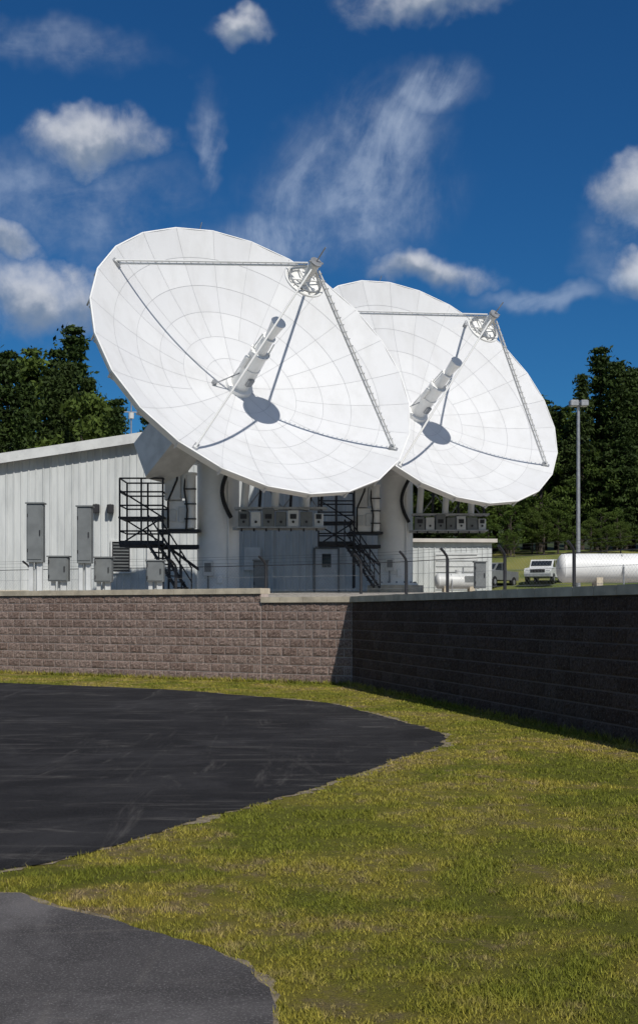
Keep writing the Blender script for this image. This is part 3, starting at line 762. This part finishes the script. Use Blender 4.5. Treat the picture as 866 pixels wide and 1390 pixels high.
def bl(az0,el0,rx,ry,A=None,E=None):
    A=A or ad;E=E or ed
    dx=t.math('DIVIDE',t.math('SUBTRACT',A,az0),rx); dy=t.math('DIVIDE',t.math('SUBTRACT',E,el0),ry)
    d=t.math('SQRT',t.math('ADD',t.math('MULTIPLY',dx,dx),t.math('MULTIPLY',dy,dy)))
    return t.math('SUBTRACT',1.,d,clamp=True),dy
cum=[(-.178,.357,.080,.030),(-.061,.436,.034,.018),(.088,.462,.095,.024),(-.215,.236,.100,.040),(.085,.264,.078,.022),(.246,.310,.040,.034),(.252,.252,.042,.024),(-.255,.275,.055,.020)]
acc=None;sh=None
for q in cum:
    v,dy=bl(*q); s_=t.math('MULTIPLY',v,dy)
    acc=v if acc is None else t.math('MAXIMUM',acc,v); sh=s_ if sh is None else t.math('ADD',sh,s_)
bf=t.math('MULTIPLY',t.mr(t.noise(tc,3.2,3,.6),.44,.62,0,.8),t.mr(sp.outputs[1],.72,.45))  # unseen clouds beside and behind the camera, added as neutral fill light
acc=t.math('MAXIMUM',acc,bf)
fb=t.noise(tc,26,6,.66,.3)
dens=t.mr(t.math('ADD',acc,t.math('MULTIPLY',t.math('SUBTRACT',fb,.5),.85)),.06,.88)
dens=t.math('MULTIPLY',dens,t.mr(acc,.0,.30))
cv=t.new('ShaderNodeCombineXYZ'); 
w2x,w2z=shift(4,.16,2,.5)
t.l.new(t.math('ADD',AZ,w2x),cv.inputs[0]); t.l.new(t.math('ADD',EL,w2z),cv.inputs[1])
def streak(rot,sx_,sy_):
    r=t.mapping(cv.outputs[0],(1,1,1),(0,0,R3(rot))); r=t.mapping(r,(sx_,sy_,1)); return t.noise(r,1.0,7,.62,.4)
ci=streak(20,28,9); ci2=streak(-14,10,26); soft=t.noise(tc,11,6,.62)
A9=t.math('ADD',AZ,t.math('MULTIPLY',wx,.9)); E9=t.math('ADD',EL,t.math('MULTIPLY',wz,.9))
def cm(lst):
    a=None
    for q in lst:
        v,_=bl(*q,A=A9,E=E9); a=v if a is None else t.math('MAXIMUM',a,v)
    return a
mA=cm([(.020,.320,.105,.070),(.050,.365,.065,.060),(-.03,.285,.07,.035),(.09,.400,.045,.03),(-.095,.360,.015,.06)])
mBm=cm([(-.20,.31,.14,.055),(-.13,.275,.09,.04),(.17,.245,.07,.014),(.24,.275,.05,.05),(-.2,.42,.10,.022)])
cA=t.math('MULTIPLY',t.math('ADD',t.mr(ci,.38,.78,0,.65),t.mr(soft,.36,.70,0,.60)),t.mr(mA,.0,.75)); cB=t.math('MULTIPLY',t.math('ADD',t.mr(ci2,.38,.80,0,.40),t.mr(soft,.36,.70,0,.50)),t.mr(mBm,0,.8))
cir=t.math('MULTIPLY',t.math('MAXIMUM',cA,cB),.62,clamp=True)
dz=t.math('MAXIMUM',t.math('MULTIPLY',dens,.92),cir)
fs_=t.noise(tc,40,4,.6)
lit=t.math('ADD',t.math('ADD',t.math('MULTIPLY',sh,1.6),t.math('MULTIPLY',t.math('SUBTRACT',fs_,.5),1.2)),.26)
lit=t.mr(lit,-.10,.75)
cc=t.mix(lit,(.20,.26,.36),(.62,.64,.69)); cc=t.mix(t.mr(cir,0,.4),cc,(.48,.56,.69))
g1=t.new('ShaderNodeHueSaturation'); t.l.new(sky.outputs[0],g1.inputs['Color']); g1.inputs['Saturation'].default_value=1.1
tint=t.mix(1.,g1.outputs[0],(.13,.39,.61),'MULTIPLY')
b1=t.new('ShaderNodeBackground'); t.l.new(tint,b1.inputs[0]); b1.inputs[1].default_value=.10
b2=t.new('ShaderNodeBackground'); t.l.new(cc,b2.inputs[0]); b2.inputs[1].default_value=1.0
mx=t.new('ShaderNodeMixShader'); t.l.new(dz,mx.inputs[0]); t.l.new(b1.outputs[0],mx.inputs[1]); t.l.new(b2.outputs[0],mx.inputs[2])
wo=t.new('ShaderNodeOutputWorld'); t.l.new(mx.outputs[0],wo.inputs[0])

# ------------------------------------------------------------------ sun, camera
sd=bpy.data.lights.new('sun','SUN'); sd.energy=3.8; sd.angle=R3(.53); sd.color=(1,.955,.88)
so=bpy.data.objects.new('sun',sd); scene.collection.objects.link(so); so.location=(20,-40,60); so.rotation_euler=SUN.to_track_quat('Z','Y').to_euler()
cd=bpy.data.cameras.new('camera'); cam=bpy.data.objects.new('camera',cd); scene.collection.objects.link(cam)
cam.location=(0,0,1.6); cam.rotation_euler=(R3(90),0,0)
cd.sensor_fit='VERTICAL'; cd.sensor_height=36; cd.lens=1700/1390*36; cd.shift_y=135/1390; cd.clip_end=5000; cd.clip_start=.1
scene.camera=cam
scene.view_settings.view_transform='Standard'; scene.view_settings.look='None'; scene.view_settings.exposure=0
